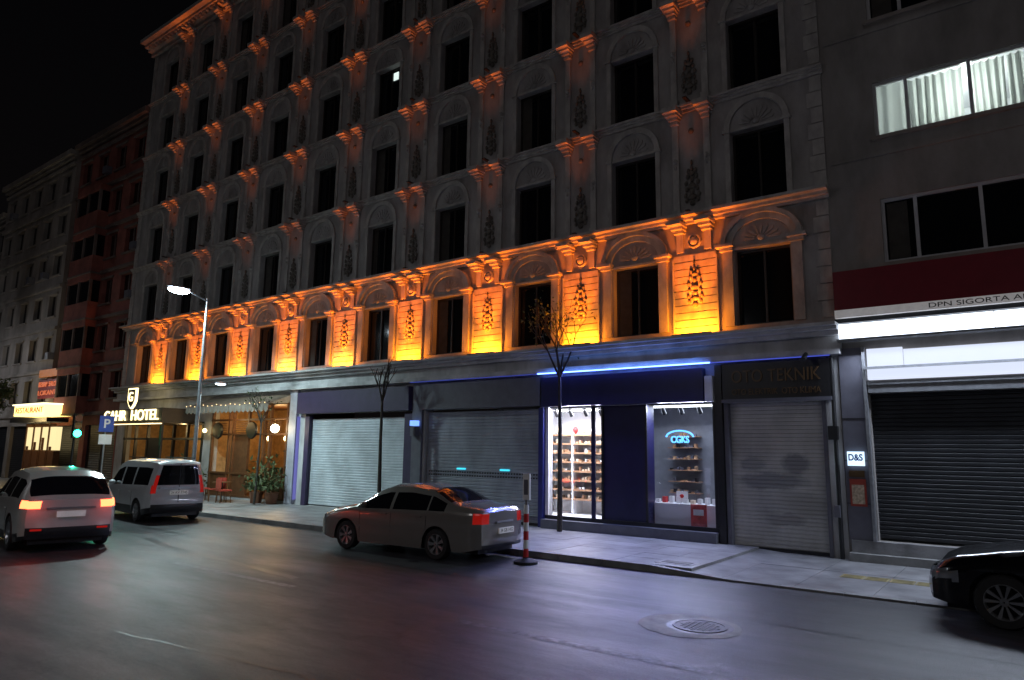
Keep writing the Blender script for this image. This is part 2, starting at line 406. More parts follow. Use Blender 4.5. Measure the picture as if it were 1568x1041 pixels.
m=MB()
for c in PC:
    for f,z in enumerate(ZB):
        t=z+3.1
        if f==0:
            q=z+.0
            while q<z+1.95: m.box(c-.56,c+.56,-.045,0,q,q+.165,stone_o); q+=.19
            m.box(c-.60,c-.565,-.07,0,z+.0,z+1.98,stone_o); m.box(c+.565,c+.60,-.07,0,z+.0,z+1.98,stone_o)
            for s in(-1,1):
                m.box(c+s*.37-.09,c+s*.37+.09,-.07,0,z+2.15,t-.46,stone_o)
                m.box(c+s*.37-.13,c+s*.37+.13,-.18,0,t-.46,t-.38,stone_o)
                m.box(c+s*.37-.16,c+s*.37+.16,-.30,0,t-.38,t-.30,stone_o)
                m.box(c+s*.37-.19,c+s*.37+.19,-.50,0,t-.30,t-.223,stone_o)
            m.blob(c,-.03,z+2.42,.12,.08,.12,stone_o,10,6); m.lathe((c,-.02,z+2.42),[(.13,.02),(.15,-.05),(.18,-.05),(.19,.02)],stone_o,16)
            base=z+.75
        else:
            for s in(-1,1):
                X=c+s*.43
                m.box(X-.085,X+.085,-.07,0,z+.02,t-.52,stone_o)
                m.box(X-.11,X+.11,-.11,0,z+.02,z+.2,stone_o)
                m.box(X-.11,X+.11,-.14,0,t-.52,t-.46,stone_o); m.box(X-.13,X+.13,-.22,0,t-.42,t-.34,stone_o)
                m.box(X-.09,X+.09,-.13,0,t-.46,t-.42,stone_o)
                m.box(X-.17,X+.17,-.34,0,t-.34,t-.27,stone_o); m.box(X-.20,X+.20,-.46,0,t-.27,t-.13,stone_o)
                m.blob(X,-.07,z+1.55,.07,.09,.08,stone_o); m.blob(X,-.06,z+1.38,.045,.06,.07,stone_o)
            base=z+.35
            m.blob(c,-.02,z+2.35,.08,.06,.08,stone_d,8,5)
        # relief built as an urn with scrolls
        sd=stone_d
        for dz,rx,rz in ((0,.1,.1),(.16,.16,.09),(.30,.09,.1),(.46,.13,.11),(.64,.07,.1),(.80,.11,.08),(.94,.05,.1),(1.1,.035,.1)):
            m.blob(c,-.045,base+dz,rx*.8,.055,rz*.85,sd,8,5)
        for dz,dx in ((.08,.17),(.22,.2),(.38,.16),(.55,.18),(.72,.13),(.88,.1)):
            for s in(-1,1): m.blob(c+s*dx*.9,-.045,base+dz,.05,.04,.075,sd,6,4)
m.obj('pilasters_and_reliefs',H)
m=MB()
for f in range(6):
    for i in range(7):
        z=ZB[f]+.1+i*.4
        m.box(XR-.34 if i%2 else XR-.26,XR,-.03,0,z,z+.37,stone_o)
        m.box(XL,XL+.4,-.03,0,z,z+.37,stone_o)
m.obj('corner_quoins',H)
# uplights
m=MB()
for i,c in enumerate(PC):
    m.box(c-.5,c+.5,-.40,-.34,5.105,5.16,black)
    light('uplight','SPOT',(c,-.50,5.2),1500*random.uniform(.9,1.1),(1,.16,.006),H,spot_size=R(60),spot_blend=1,shadow_soft_size=.06,rot=(R(172),0,0))
    light('base_light','AREA',(c,-.30,5.17),85,(1,.25,.008),H,shape='RECTANGLE',size=.95,size_y=.04,rot=(R(150),0,0))
    for f in range(1,6):
        z=ZB[f]; e=[0,230,200,165,150,200][f]*random.uniform(.6,1.3)
        light('floor_uplight','SPOT',(c,-.40,z+.08),e,(1,.17,.01),H,spot_size=R(34),spot_blend=1,shadow_soft_size=.05,rot=(R(181),0,0))
        m.box(c-.05,c+.05,-.43,-.0,z+.012,z+.05,black)
m.obj('uplight_fixtures',H)
# ground floor
gops=[(-5.86,-3.62,.03,3.42),(-11.1,-6.12,.40,3.45),(-15.85,-11.3,.12,3.5),(-22.1,-16.4,.12,3.5),(-28.6,-23.05,.2,3.95),(-36.6,-29.2,.12,3.3)]
m=MB(); m.wall(XL,XR,0,4.42,0,.35,gops,stone_l)
m.obj('ground_floor_wall',H)
def shutter(mb,x0,x1,z0,z1,y,m,p=.085):
    z=z0
    while z<z1-.001:
        h=min(p,z1-z)
        pr=[(0,0),(-.018,.2),(-.018,.8),(0,1)]
        for (ya,za),(yb,zb) in zip(pr,pr[1:]): mb.quad((x0,y+ya,z+h*za),(x1,y+ya,z+h*za),(x1,y+yb,z+h*zb),(x0,y+yb,z+h*zb),m)
        z+=h
m=MB(); shutter(m,-5.86,-3.62,.1,3.42,.14,shut2,.09); m.box(-5.86,-3.62,.08,.16,.03,.1,black)
m.box(-5.9,-5.8,-.06,.13,.03,3.42,greyf); m.box(-3.68,-3.6,-.06,.13,.03,3.42,greyf); m.obj('rolling_shutter_workshop',H,fix=False)
m=MB(); shutter(m,-15.8,-11.35,.16,3.42,.12,shut,.1); m.box(-15.8,-11.35,.05,.14,.12,.2,black)
for i in range(43): m.box(-15.7+i*.1,-15.65+i*.1,.09,.105,1.42,1.46,black); m.box(-15.7+i*.1,-15.65+i*.1,.09,.105,1.52,1.56,black)
te=em('teal_led',(.05,.6,.8),1.5); m.box(-14.5,-14.15,.07,.095,1.62,1.67,te); m.box(-12.8,-12.45,.07,.095,1.62,1.67,te)
m.obj('rolling_shutter_grey',H,fix=False)
m=MB(); shutter(m,-21.8,-16.75,.16,3.3,.12,shut3,.09); m.box(-22.05,-21.8,-.05,.15,.12,3.4,purple); m.box(-16.75,-16.4,-.05,.15,.12,3.4,purple); m.obj('rolling_shutter_pale',H,fix=False)
m=MB(); m.box(-22.95,-22.5,-.14,0,.12,4.4,mat('pale_pilaster',(.4,.42,.5),.5)); m.box(-16.35,-15.92,-.1,0,.12,4.35,greyf); m.box(-6.08,-5.92,-.12,0,.03,4.35,black)
m.box(-22.48,-22.42,-.1,-.0,.3,3.4,em('violet_led',(.3,.3,1),.4)); m.box(-11.28,-11.12,-.12,0,.12,3.45,mat('blue_column',(.02,.025,.16),.4))
m.cyl((-3.42,-.1,.03),(-3.42,-.1,4.4),.045,.045,black,10); m.box(-3.56,-3.36,-.16,-.05,2.55,2.85,black); m.box(-3.52,-3.4,-.2,-.1,.9,1.15,greyf)
m.cyl((-3.9,-.3,4.45),(-3.9,-.55,4.3),.05,.06,black,10)
m.obj('shop_pilasters',H)
m=MB(); m.box(-5.88,-3.45,-.16,0,3.45,4.36,black); m.box(-5.9,-3.43,-.2,-.16,3.42,3.5,greyf); o=group('workshop_sign'); m.obj('board',o)
text('lettering','OTO TEKNIK',.42,(-4.65,-.175,4.02),FR,gold,o,.012,2.0); text('phone_lettering','OTO ELEKTRIK  OTO KLIMA',.2,(-4.65,-.175,3.66),FR,gold,o,.01,2.0)
m=MB(); m.box(-11.15,-6.35,-.2,0,3.47,4.3,navy); m.box(-6.32,-6.13,-.18,0,3.47,4.1,whitep); o=group('optician_sign'); m.obj('board',o)
m=MB(); m.box(-11.2,-6.12,-.33,-.30,4.385,4.415,led_blue); m.box(-6.1,-3.4,-.32,-.30,4.385,4.405,em('blue_led_dim',(.1,.15,1),.6)); m.box(-16.3,-11.25,-.32,-.30,4.385,4.405,em('blue_led_dim2',(.1,.15,1),.35)); m.obj('led_strip',o)
light('blue_led_light','AREA',(-8.6,-.42,4.36),95,(.16,.22,1),o,shape='RECTANGLE',size=4.8,size_y=.05,rot=(R(-38),0,0),spread=R(120))
light('led_wall_wash','AREA',(-8.6,-.40,4.44),5,(.12,.3,1),o,shape='RECTANGLE',size=4.6,size_y=.03,rot=(R(150),0,0))
m=MB(); m.box(-15.9,-11.2,-.2,0,3.5,4.33,greyf); o=group('grey_shop_sign'); m.obj('board',o)
m=MB(); m.box(-22.4,-16.45,-.2,0,3.5,4.3,purple); o=group('purple_shop_sign'); m.obj('board',o)
m=MB(); m.box(-16.25,-16.02,-.3,-.1,2.98,3.15,em('blue_small_lit',(.15,.3,1),2)); m.box(-16.25,-16.02,-.28,-.1,2.65,2.95,greyf); m.obj('lit_wall_sign')
# optician interior
m=MB(); iw=mat('shop_interior_white',(.75,.77,.8),.5,var=.05); ig=mat('shop_interior_grey',(.2,.21,.235),.5,var=.15)
lwood=mat('shelf_wood',(.36,.2,.11),.5); tan=mat('tan_box',(.42,.27,.16),.5); cream=mat('cream_box',(.65,.52,.38),.5)
m.quad((-12.9,2.0,.4),(-9.25,2.0,.4),(-9.25,2.0,3.45),(-12.9,2.0,3.45),iw)
m.quad((-9.2,1.7,.4),(-6.1,1.7,.4),(-6.1,1.7,3.45),(-9.2,1.7,3.45),ig)
m.quad((-12.9,.36,.4),(-12.9,2.0,.4),(-12.9,2.0,3.45),(-12.9,.36,3.45),iw); m.quad((-12.9,.36,.4),(-11.1,.36,.4),(-11.1,.36,3.45),(-12.9,.36,3.45),iw)
m.box(-9.24,-9.2,.5,2.0,.4,3.45,iw)
m.quad((-6.1,.35,.4),(-6.1,1.7,.4),(-6.1,1.7,3.45),(-6.1,.35,3.45),ig)
m.quad((-12.9,.0,.4),(-6.1,.0,.4),(-6.1,2.6,.4),(-12.9,2.6,.4),iw); m.quad((-12.9,.0,3.45),(-6.1,.0,3.45),(-6.1,2.6,3.45),(-12.9,2.6,3.45),ig)
m.box(-9.25,-8.0,.02,.5,.4,3.45,navy)
m.box(-9.3,-9.24,-.02,.02,.4,3.45,black); m.box(-8.02,-7.96,-.02,.02,.4,3.45,black); m.box(-11.1,-11.0,-.02,.04,.4,3.45,whitep); m.box(-6.2,-6.12,-.02,.04,.4,3.45,black)
m.box(-10.68,-10.62,.0,.04,.4,3.45,black); m.box(-9.62,-9.5,.0,.04,.4,3.45,navy); m.box(-11.1,-6.12,-.03,.03,.36,.46,black)
m.box(-11.1,-6.12,-.25,0,.12,.36,greyf)
goods=[cream,cream,tan,lwood,cream,whitep,lwood,tan,gold,tan]
for i in range(8):
    z=.8+i*.27
    m.box(-12.1,-10.05,1.35,1.95,z,z+.05,lwood)
    for j in range(20):
        if random.random()<.6 and i<7:
            hh=random.uniform(.04,.12); X=-12.05+j*.1
            m.box(X,X+random.uniform(.04,.085),1.4,1.5,z+.05,z+.05+hh,random.choice(goods))
for X in(-12.1,-11.05,-10.02): m.box(X-.02,X+.02,1.33,1.96,.4,2.8,iw)
for j in range(6): m.blob(-11.9+j*.3,1.45,2.83+random.uniform(0,.03),.09,.07,.08+.03*(j%2),[redp,cream,whitep][j%3],8,5)
for i in range(6):
    z=1.15+i*.3
    m.box(-8.0,-7.15,1.35,1.68,z,z+.02,lwood)
    for j in range(8):
        if random.random()<.7: m.box(-7.97+j*.1,-7.9+j*.1,1.4,1.5,z+.02,z+random.uniform(.05,.13),random.choice([greyf,tan,black,lwood,greyf]))
m.box(-8.9,-6.25,.52,1.0,.4,.95,iw); m.box(-7.95,-6.25,.35,.5,.4,.95,iw)
for j in range(10): 
    X=-8.2+j*.19; m.box(X,X+.1,.55,.68,.95,.95+random.uniform(.03,.2),random.choice([redp,whitep,whitep,cream,whitep]))
m.box(-7.45,-7.15,.6,.63,.97,1.25,whitep); m.blob(-7.3,.59,1.13,.06,.01,.05,redp)
m.box(-6.85,-6.45,.05,.08,.46,.98,mat('poster_red',(.5,.06,.06),.5,var=.5,scale=8)); m.box(-6.78,-6.52,.04,.05,.72,.86,whitep)
for X in(-8.3,-7.8,-7.3,-6.8,-6.4,-11.2,-10.7,-10.2,-9.7): m.cyl((X,.6,3.42),(X,.75,3.25),.05,.06,black)
m.box(-11.4,-9.6,.9,1.1,3.40,3.44,em('shop_strip',(.9,.95,1),12)); m.box(-8.4,-6.4,.5,.6,3.40,3.44,em('shop_strip2',(.9,.95,1),5))
m.obj('optician_shop_interior',H)
m=MB(); m.quad((-11.0,.01,.46),(-9.3,.01,.46),(-9.3,.01,3.45),(-11.0,.01,3.45),clear); m.quad((-7.96,.01,.46),(-6.2,.01,.46),(-6.2,.01,3.45),(-7.96,.01,3.45),clear); m.obj('shop_glazing',H,fix=False)
light('shop_light','AREA',(-10.6,.8,3.38),210,(.9,.9,1),H,shape='RECTANGLE',size=2.2,size_y=.7,rot=(R(-8),0,0))
light('shop_light','AREA',(-7.4,.9,3.38),65,(.72,.82,1),H,shape='RECTANGLE',size=2,size_y=.6,rot=(R(-25),0,0))
light('pavement_spill_fill','AREA',(-10.2,.3,3.40),130,(.66,.7,1),H,shape='RECTANGLE',size=1.4,size_y=.2,rot=(R(-48),0,0))  # added area lamps, tilted outward to spill bluish light on the pavement
light('pavement_spill_fill','AREA',(-7.1,.3,3.40),130,(.66,.7,1),H,shape='RECTANGLE',size=1.4,size_y=.2,rot=(R(-48),0,0))
o=group('lit_optical_logo'); bl=em('logo_blue',(.1,.4,1),3); text('logo_text','CGKS',.24,(-7.15,.2,2.55),FR,bl,o,.02,.48,.004)
m=MB(); m.arch(-7.15,2.62,.34,.14,.38,.18,.18,.2,bl); m.obj('logo_arc',o)
# restaurant front
m=MB()
rw=mat('restaurant_warm_wall',(.4,.24,.10),.7,var=.4)
m.quad((-28.6,3.2,.2),(-23.05,3.2,.2),(-23.05,3.2,3.95),(-28.6,3.2,3.95),rw); m.quad((-28.6,.35,.2),(-28.6,3.2,.2),(-28.6,3.2,3.95),(-28.6,.35,3.95),rw); m.quad((-23.05,.35,.2),(-23.05,3.2,.2),(-23.05,3.2,3.95),(-23.05,.35,3.95),rw)
m.quad((-28.6,0,.2),(-23.05,0,.2),(-23.05,3.2,.2),(-28.6,3.2,.2),wood); m.quad((-28.6,0,3.95),(-23.05,0,3.95),(-23.05,3.2,3.95),(-28.6,3.2,3.95),wood)
for i in range(9): m.box(-28.4+i*.62,-28.1+i*.62,2.6,3.1,.2,random.uniform(.9,2.4),random.choice([wood,black,lwood,darkwall]))
for X in(-28.5,-27.2,-26.9,-25.8,-24.7,-24.3,-23.2): m.box(X-.05,X+.05,-.03,.08,.2,3.95,wood)
for z in(.2,1.1,2.7,3.3): m.box(-28.6,-23.05,-.02,.06,z,z+.08,wood)
for X0 in (-28.45,-26.85,-24.65):
    for i in range(6): m.box(X0,X0+1.0,.02,.05,2.8+i*.08,2.83+i*.08,wood)
m.box(-28.5,-27.2,.03,.06,.28,1.1,wood); m.box(-24.3,-23.2,.03,.06,.28,1.1,wood); m.box(-26.8,-25.9,.03,.06,.28,2.7,wood)
for X in(-28,-26.4,-25.2,-24): m.blob(X,1.4,2.6,.1,.1,.12,warm); 
m.blob(-23.5,-.35,2.95,.17,.17,.17,em('globe_lamp',(1,.85,.55),14)); m.blob(-28.6,-.3,2.9,.09,.09,.09,warm)
for X in(-27.9,-25.4): m.lathe((X,-.1,2.9),[(.01,-.06),(.33,-.06),(.36,0),(.33,.05),(.01,.05)],black,20)
m.obj('restaurant_front',H)
m=MB(); af=mat('awning_fabric',(.2,.15,.11),.8,var=.2); av=mat('awning_valance',(.3,.26,.22),.8)
m.add([(-28.8,-1.1,3.85),(-22.9,-1.1,3.85),(-22.9,0,4.3),(-28.8,0,4.3)],[(0,1,2,3)],af)
for i in range(20):
    X=-28.8+i*.295; m.prism([(X,3.85),(X+.29,3.85),(X+.27,3.62),(X+.145,3.55),(X+.02,3.62)],-1.12,-1.1,av)
for i in range(18): m.blob(-28.7+i*.33,-1.15,3.88+.03*math.sin(i*2),.018,.018,.02,bulb,6,4)
m.obj('restaurant_awning',H,fix=False)
light('restaurant_light','POINT',(-25.8,1.4,3.1),100,(1,.6,.24),H,shadow_soft_size=.3)
light('globe_light','POINT',(-23.5,-.65,2.95),35,(1,.8,.5),H,shadow_soft_size=.17)
light('awning_light','POINT',(-26.6,-.6,3.3),26,(1,.66,.3),H,shadow_soft_size=.3)
# hotel entrance
m=MB()
m.quad((-36.6,2.5,.12),(-29.2,2.5,.12),(-29.2,2.5,3.3),(-36.6,2.5,3.3),rw); m.quad((-29.2,.35,.12),(-29.2,2.5,.12),(-29.2,2.5,3.3),(-29.2,.35,3.3),rw); m.quad((-36.6,.35,.12),(-36.6,2.5,.12),(-36.6,2.5,3.3),(-36.6,.35,3.3),rw)
m.quad((-36.6,0,3.3),(-29.2,0,3.3),(-29.2,2.5,3.3),(-36.6,2.5,3.3),darkwall)
for X in(-36.5,-35.4,-34.2,-33,-31.8,-30.6,-29.3): m.box(X-.06,X+.06,-.02,.1,.12,3.3,black)
m.box(-36.6,-29.2,-.02,.08,2.5,2.6,black); m.box(-34.1,-33.1,.0,.06,.12,2.5,black)
m.obj('hotel_entrance',H)
light('lobby_light','POINT',(-33,1.2,2.8),80,(1,.66,.28),H,shadow_soft_size=.2)
light('canopy_light','POINT',(-32,-1.0,3.0),35,(1,.7,.32),H,shadow_soft_size=.2)
o=group('hotel_sign')
m=MB(); m.box(-35.4,-29.8,-1.6,0,3.2,3.85,mat('canopy_dark',(.03,.022,.018),.4)); m.box(-35.45,-29.75,-1.65,-1.6,3.15,3.19,bulb)
m.box(-35.4,-35.3,-1.55,-1.45,.12,3.2,black); m.box(-29.95,-29.85,-1.55,-1.45,.12,3.2,black); m.obj('canopy',o)
text('hotel_lettering','GAHR  HOTEL',.66,(-32.6,-1.64,3.54),FR,warml,o,.02,5.1,.004)
m=MB(); P=[(-.42,1),(.42,1),(.42,.35),(.25,.1),(0,-.08),(-.25,.1),(-.42,.35)]
m.prism([(-32.9+x*.95,3.92+z*.9) for x,z in P],-1.5,-1.42,warml); m.prism([(-32.9+x*.7,4.0+z*.75) for x,z in P],-1.53,-1.5,black); text('emblem_letter','G',.6,(-32.9,-1.55,4.4),FR,warml,o,.02)
m.obj('emblem',o)

# ------------------------------------------------------------ right apartment building
A=group('apartment_building')
aw=[]
for z0,z1 in((6.38,7.85),(9.3,10.62),(12.15,13.5),(15,16.4),(18,19.4),(21,22.4)):
    aw+=[(-2.24,1.6,z0,z1),(3.2,7.0,z0,z1),(8.6,12.4,z0,z1)]
gop=[(-2.72,4.5,.45,3.55)]
m=MB(); m.wall(-3.297,14,0,25,.02,.22,aw+gop,plaster)
m.quad((14,.02,0),(14,12,0),(14,12,25),(14,.02,25),plaster); m.quad((-3.297,.02,25),(14,.02,25),(14,12,25),(-3.297,12,25),plaster)
for z in (8.9,11.9,14.8): m.box(-3.2,14,-.02,.02,z-.05,z+.05,plaster)
m.obj('walls',A)
m=MB()
for a,b,z0,z1 in aw:
    lit=abs(z0-9.3)<.01 and a<0
    fm=white_f
    m.box(a,b,.08,.14,z0,z0+.07,fm); m.box(a,b,.08,.14,z1-.07,z1,fm)
    for X in(a+.035,a+.66,a+1.84,b-.035): m.box(X-.035,X+.035,.085,.145,z0+.07,z1-.07,fm)
    m.box(a-.08,b+.08,-.07,.02,z0-.08,z0-.0,plaster2)
    if not lit:
        m.quad((a,.15,z0),(b,.15,z0),(b,.15,z1),(a,.15,z1),wglass)
        if random.random()<.6: m.box(a+.1,a+.5,.142,.149,z0+.1,z1-.1,cur_d)
m.obj('windows',A)
m=MB(); m.box(-2.3,1.7,.241,3.0,10.8,10.85,iw)
m.quad((-2.5,3,9),(1.8,3,9),(1.8,3,10.8),(-2.5,3,10.8),iw); m.quad((-2.5,.25,9.0),(-2.5,3,9.0),(-2.5,3,10.8),(-2.5,.25,10.8),iw)
cm=curtain_mat()
def curtain(mb,x0,x1,z0,z1,y,m,per=.11,amp=.035):
    n=int((x1-x0)/.012); vs=[];fs=[]
    for i in range(n+1):
        X=x0+(x1-x0)*i/n; Y=y+amp*math.sin(X*2*math.pi/per+1.6*math.sin(X*5))+.3*amp*math.sin(X*37)
        vs+=[(X,Y,z0+.03*math.sin(X*6)),(X+.02*math.sin(X*9),y+(Y-y)*.8,z1)]
    for i in range(n): fs.append((2*i,2*i+2,2*i+3,2*i+1))
    mb.add(vs,fs,m,True)
curtain(m,-2.2,-1.62,9.35,10.6,.26,cm,.2,.02); curtain(m,-1.55,-.55,9.38,10.6,.34,cm,.17,.055); curtain(m,-.38,.2,9.38,10.6,.34,cm,.14,.055); curtain(m,.25,1.5,9.35,10.6,.34,cm,.14,.055)
m.obj('lit_room_curtains',A,fix=False)
light('room_light','POINT',(-.5,1.2,10.0),95,(.9,1,.95),A,shadow_soft_size=.12)
m=MB(); shutter(m,-2.72,4.5,.5,3.55,.2,shutd,.09); m.obj('rolling_shutter',A,fix=False)
m=MB(); m.box(-3.25,14,-.3,.02,.03,.2,kerbm); m.box(-3.22,14,-.12,.018,.2,.45,pave)
m.box(-2.8,-2.74,-.14,.02,.45,4.55,steel); m.box(-2.72,4.5,-.1,.02,3.55,3.72,steel); m.box(-2.72,8,-.13,.02,3.72,3.80,steel)
for z in(1.2,2.1,3.0): m.box(-3.28,-2.82,-.06,-.052,z,z+.015,black)
m.box(-3.27,-2.82,-.05,.018,.45,4.55,greyf)
m.obj('shopfront_trim',A)
o=group('insurance_sign')
m=MB(); m.box(-3.25,9,-.28,.0,5.38,6.25,maroon); m.box(-3.25,9,-.3,.0,5.2,5.375,mat('sign_white_strip',(.7,.7,.7),.4,emit=(1,.95,.95),es=.15,bump=0)); m.box(-3.28,9,-.2,.0,5.1,5.197,black); m.obj('board',o)  # white strip given a slight added glow so it reads brighter
text('lettering','DPN SIGORTA ARACILIK HIZMETLERI',.14,(.3,-.305,5.285),FR,black,o,.004,3.5)
o=group('shop_light_box')
m=MB()
for i in range(8):
    x0=-3.2+i*1.42; m.box(x0,x0+1.40,-.25,.0,4.74,5.06,led_w)
m.box(-3.25,8.2,-.27,0,4.69,4.735,steel)
m.box(-2.7,-2.02,-.1,.0,4.1,4.5,led_w2); m.box(-2.0,8,-.1,0,4.1,4.45,led_w2); m.box(-2.7,8,-.16,-.0,3.83,4.05,led_w2)
m.box(-2.76,8,-.22,-.1,4.05,4.1,steel)
m.obj('panels',o)
light('box_light','AREA',(1,-.4,4.6),420,(.72,.82,1),o,shape='RECTANGLE',size=8,size_y=.3,rot=(R(-30),0,0))
o=group('small_lit_sign'); m=MB(); m.box(-3.2,-2.88,-.16,-.05,2.0,2.3,em('bluewhite_lit',(.6,.8,1),1.6)); m.obj('box',o); text('lettering','D&S',.19,(-3.04,-.165,2.17),FR,bluep,o,.004,.28,.006)
m=MB(); m.box(-3.2,-2.88,-.08,-.05,1.15,1.72,mat('notice_red',(.35,.05,.03),.5)); m.box(-3.16,-2.92,-.09,-.08,1.2,1.6,mat('notice_paper',(.45,.35,.25),.6,var=.5,scale=20)); m.box(-3.2,-2.9,-.08,-.05,1.76,1.9,gold); m.obj('notice_board')

# ------------------------------------------------------------ left buildings
def block(name,x0,x1,h,m,fl,z0,ww,trim,oriel=None,gl=wglass,seed=1,yy=.0):
    rnd=random.Random(seed); G=group(name); mb=MB(); fh=(h-z0-.8)/fl; n=max(2,int((x1-x0)/2.0)); sp=(x1-x0)/n
    ops=[(x0+sp*(i+.5)-ww/2,x0+sp*(i+.5)+ww/2,z0+fh*f+.8,z0+fh*f+fh-.45) for i in range(n) for f in range(fl)]
    gops=[(x0+.5,(x0+x1)/2-.3,.12,3.3),((x0+x1)/2+.3,x1-.5,.12,3.3)]
    mb.wall(x0,x1,0,h,yy,.25,ops+gops,m)
    mb.quad((x1,yy,0),(x1,12,0),(x1,12,h),(x1,yy,h),m); mb.quad((x0,yy,0),(x0,12,0),(x0,12,h),(x0,yy,h),m); mb.quad((x0,yy,h),(x1,yy,h),(x1,12,h),(x0,12,h),m)
    mb.box(x0-.1,x1+.1,yy-.45,yy,h-.3,h,trim); mb.box(x0,x1,yy-.25,yy,h-.5,h-.3,trim)
    for f in range(fl+1): mb.box(x0,x1,yy-.14,yy,z0+fh*f-.08,z0+fh*f+.1,trim)
    for (a,b,c,d) in ops:
        mb.quad((a,yy+.22,c),(b,yy+.22,c),(b,yy+.22,d),(a,yy+.22,d),gl)
        mb.box(a-.12,b+.12,yy-.08,yy,d,d+.12,trim); mb.box(a-.12,b+.12,yy-.1,yy,c-.1,c,trim); mb.box((a+b)/2-.03,(a+b)/2+.03,yy+.15,yy+.21,c,d,trim)
        if rnd.random()<.2: mb.box(b+.15,b+.6,yy-.35,yy,c-.1,c+.3,greyf)
    if oriel:
        a,b=oriel
        for f in range(fl-1):
            zz=z0+fh*f; mb.box(a,b,yy-.6,yy,zz,zz+fh*.36,m); mb.box(a-.05,b+.05,yy-.66,yy,zz-.1,zz+.0,trim); mb.box(a+.1,b-.1,yy-.5,yy-.02,zz+fh*.36,zz+fh-.45,gl)
            mb.box(a,b,yy-.6,yy,zz+fh-.45,zz+fh-.1,m)
            for X in (a,(a+b)/2-.06,b-.12): mb.box(X,X+.12,yy-.59,yy-.45,zz+fh*.36,zz+fh-.45,trim)
    for a,b,c,d in gops: shutter(mb,a,b,c,d,yy+.2,shutd,.12)
    mb.obj('facade',G,fix=False); return G
block('brick_apartment_building',-46.2,-37.42,20.6,brick,6,3.9,1.2,brown,(-44.5,-41.5),seed=2,yy=.15)
block('beige_apartment_building',-57.5,-46.22,20.3,plaster2,6,3.9,1.2,plaster2,None,seed=3,yy=-.1)
block('grey_apartment_building',-72,-57.52,18.5,plasterd,5,3.9,1.3,plaster2,(-67,-62),seed=4,yy=.1)
block('grey_apartment_building',-100,-72.02,17,plasterd,5,3.9,1.3,plaster2,None,seed=5,yy=.1)
o=group('lit_shop_sign')
yb=em('yellow_lightbox',(1,.7,.2),3.2); wy=em('cream_lightbox',(1,.9,.55),2.2); rn=em('red_neon',(1,.22,.08),.6)
m=MB(); m.box(-47.6,-43.2,-1.3,.1,3.8,4.4,yb); m.box(-47.7,-43.1,-1.4,.05,4.41,4.48,wy); m.box(-47.5,-44,-.25,0,4.9,6.0,mat('red_board',(.2,.02,.02),.5)); m.box(-47.5,-44,-.3,-.25,6.15,6.6,mat('orange_lit',(.3,.1,.02),.5,emit=(1,.3,.05),es=.2))
ic=em('lit_cream',(1,.8,.4),1.1)
for i,X in enumerate((-48,-46.9,-45.8,-44.7)):
    m.box(X+.1,X+.9,-.4,-.1,1.9,3.2,ic); m.box(X-.04,X+.08,-.45,-.1,.2,3.4,wood); m.box(X+.1,X+.9,-.42,-.1,.3,1.85,wood); m.box(X+.2,X+.5,-.43,-.4,1.9,2.1+.25*(i%3),wood)
m.box(-48.4,-43.1,-1.2,-.1,3.45,3.7,black)
m.obj('boards',o); text('neon','KEBAP  SALONU',.42,(-45.75,-.32,5.7),FR,rn,o,.02,3.1,.0); text('neon2','LOKANTA',.4,(-45.75,-.32,5.2),FR,rn,o,.02,3.1,.0)
text('boxlettering','RESTAURANT',.45,(-45.4,-1.32,4.1),FR,redp,o,.01,3.9)
light('sign_light','POINT',(-45.5,-2.2,3.6),110,(1,.72,.3),o,shadow_soft_size=.4)

# ------------------------------------------------------------ street lamps
def street_lamp(x,y,h,side,arm2,energy,col=(.75,.88,1),cut=False):
    o=group('street_lamp'); m=MB(); s=side
    m.cyl((x,y,.1),(x,y,.9),.11,.10,steel,12); m.cyl((x,y,.9),(x,y,h),.075,.045,steel,12); m.box(x-.16,x+.16,y-.16,y+.16,.1,.16,steel)
    m.cyl((x,y,h-.1),(x,y+s*.7,h+.12),.035,.03,steel,8)
    cy=y+s*1.05
    m.blob(x,cy,h+.17,.16,.42,.09,steel,12,6); m.blob(x,cy,h+.09,.17,.38,.12,lampw,12,6)
    if arm2:
        m.cyl((x,y,4.35),(x,y-s*.5,4.45),.03,.025,steel,8); m.blob(x,y-s*.75,4.46,.1,.28,.05,steel,10,5); m.blob(x,y-s*.75,4.42,.08,.2,.04,em('lamp_lens_small',(.75,.9,1),16),10,5)
        light('lower_lamp','SPOT',(x,y-s*.75,4.3),260,col,o,shadow_soft_size=.1,spot_size=R(150),spot_blend=.4)
    m.obj('pole_and_head',o)
    if cut: light('lamp','SPOT',(x,cy,h-.05),energy,col,o,shadow_soft_size=.15,spot_size=R(158),spot_blend=.5)
    else: light('lamp','POINT',(x,cy,h-.05),energy,col,o,shadow_soft_size=.15)
street_lamp(-23.0,-3.8,7.4,-1,True,2100,(.72,.98,1),True)
street_lamp(-52,-3.8,7.4,-1,False,330,(.9,.93,1))
for X,e in((-34,260),(-12,320),(8,340)): street_lamp(X,-16.6-1.2,8,1,False,e,(1,.9,.92))  # unseen lamps added behind the camera to fill facade and road

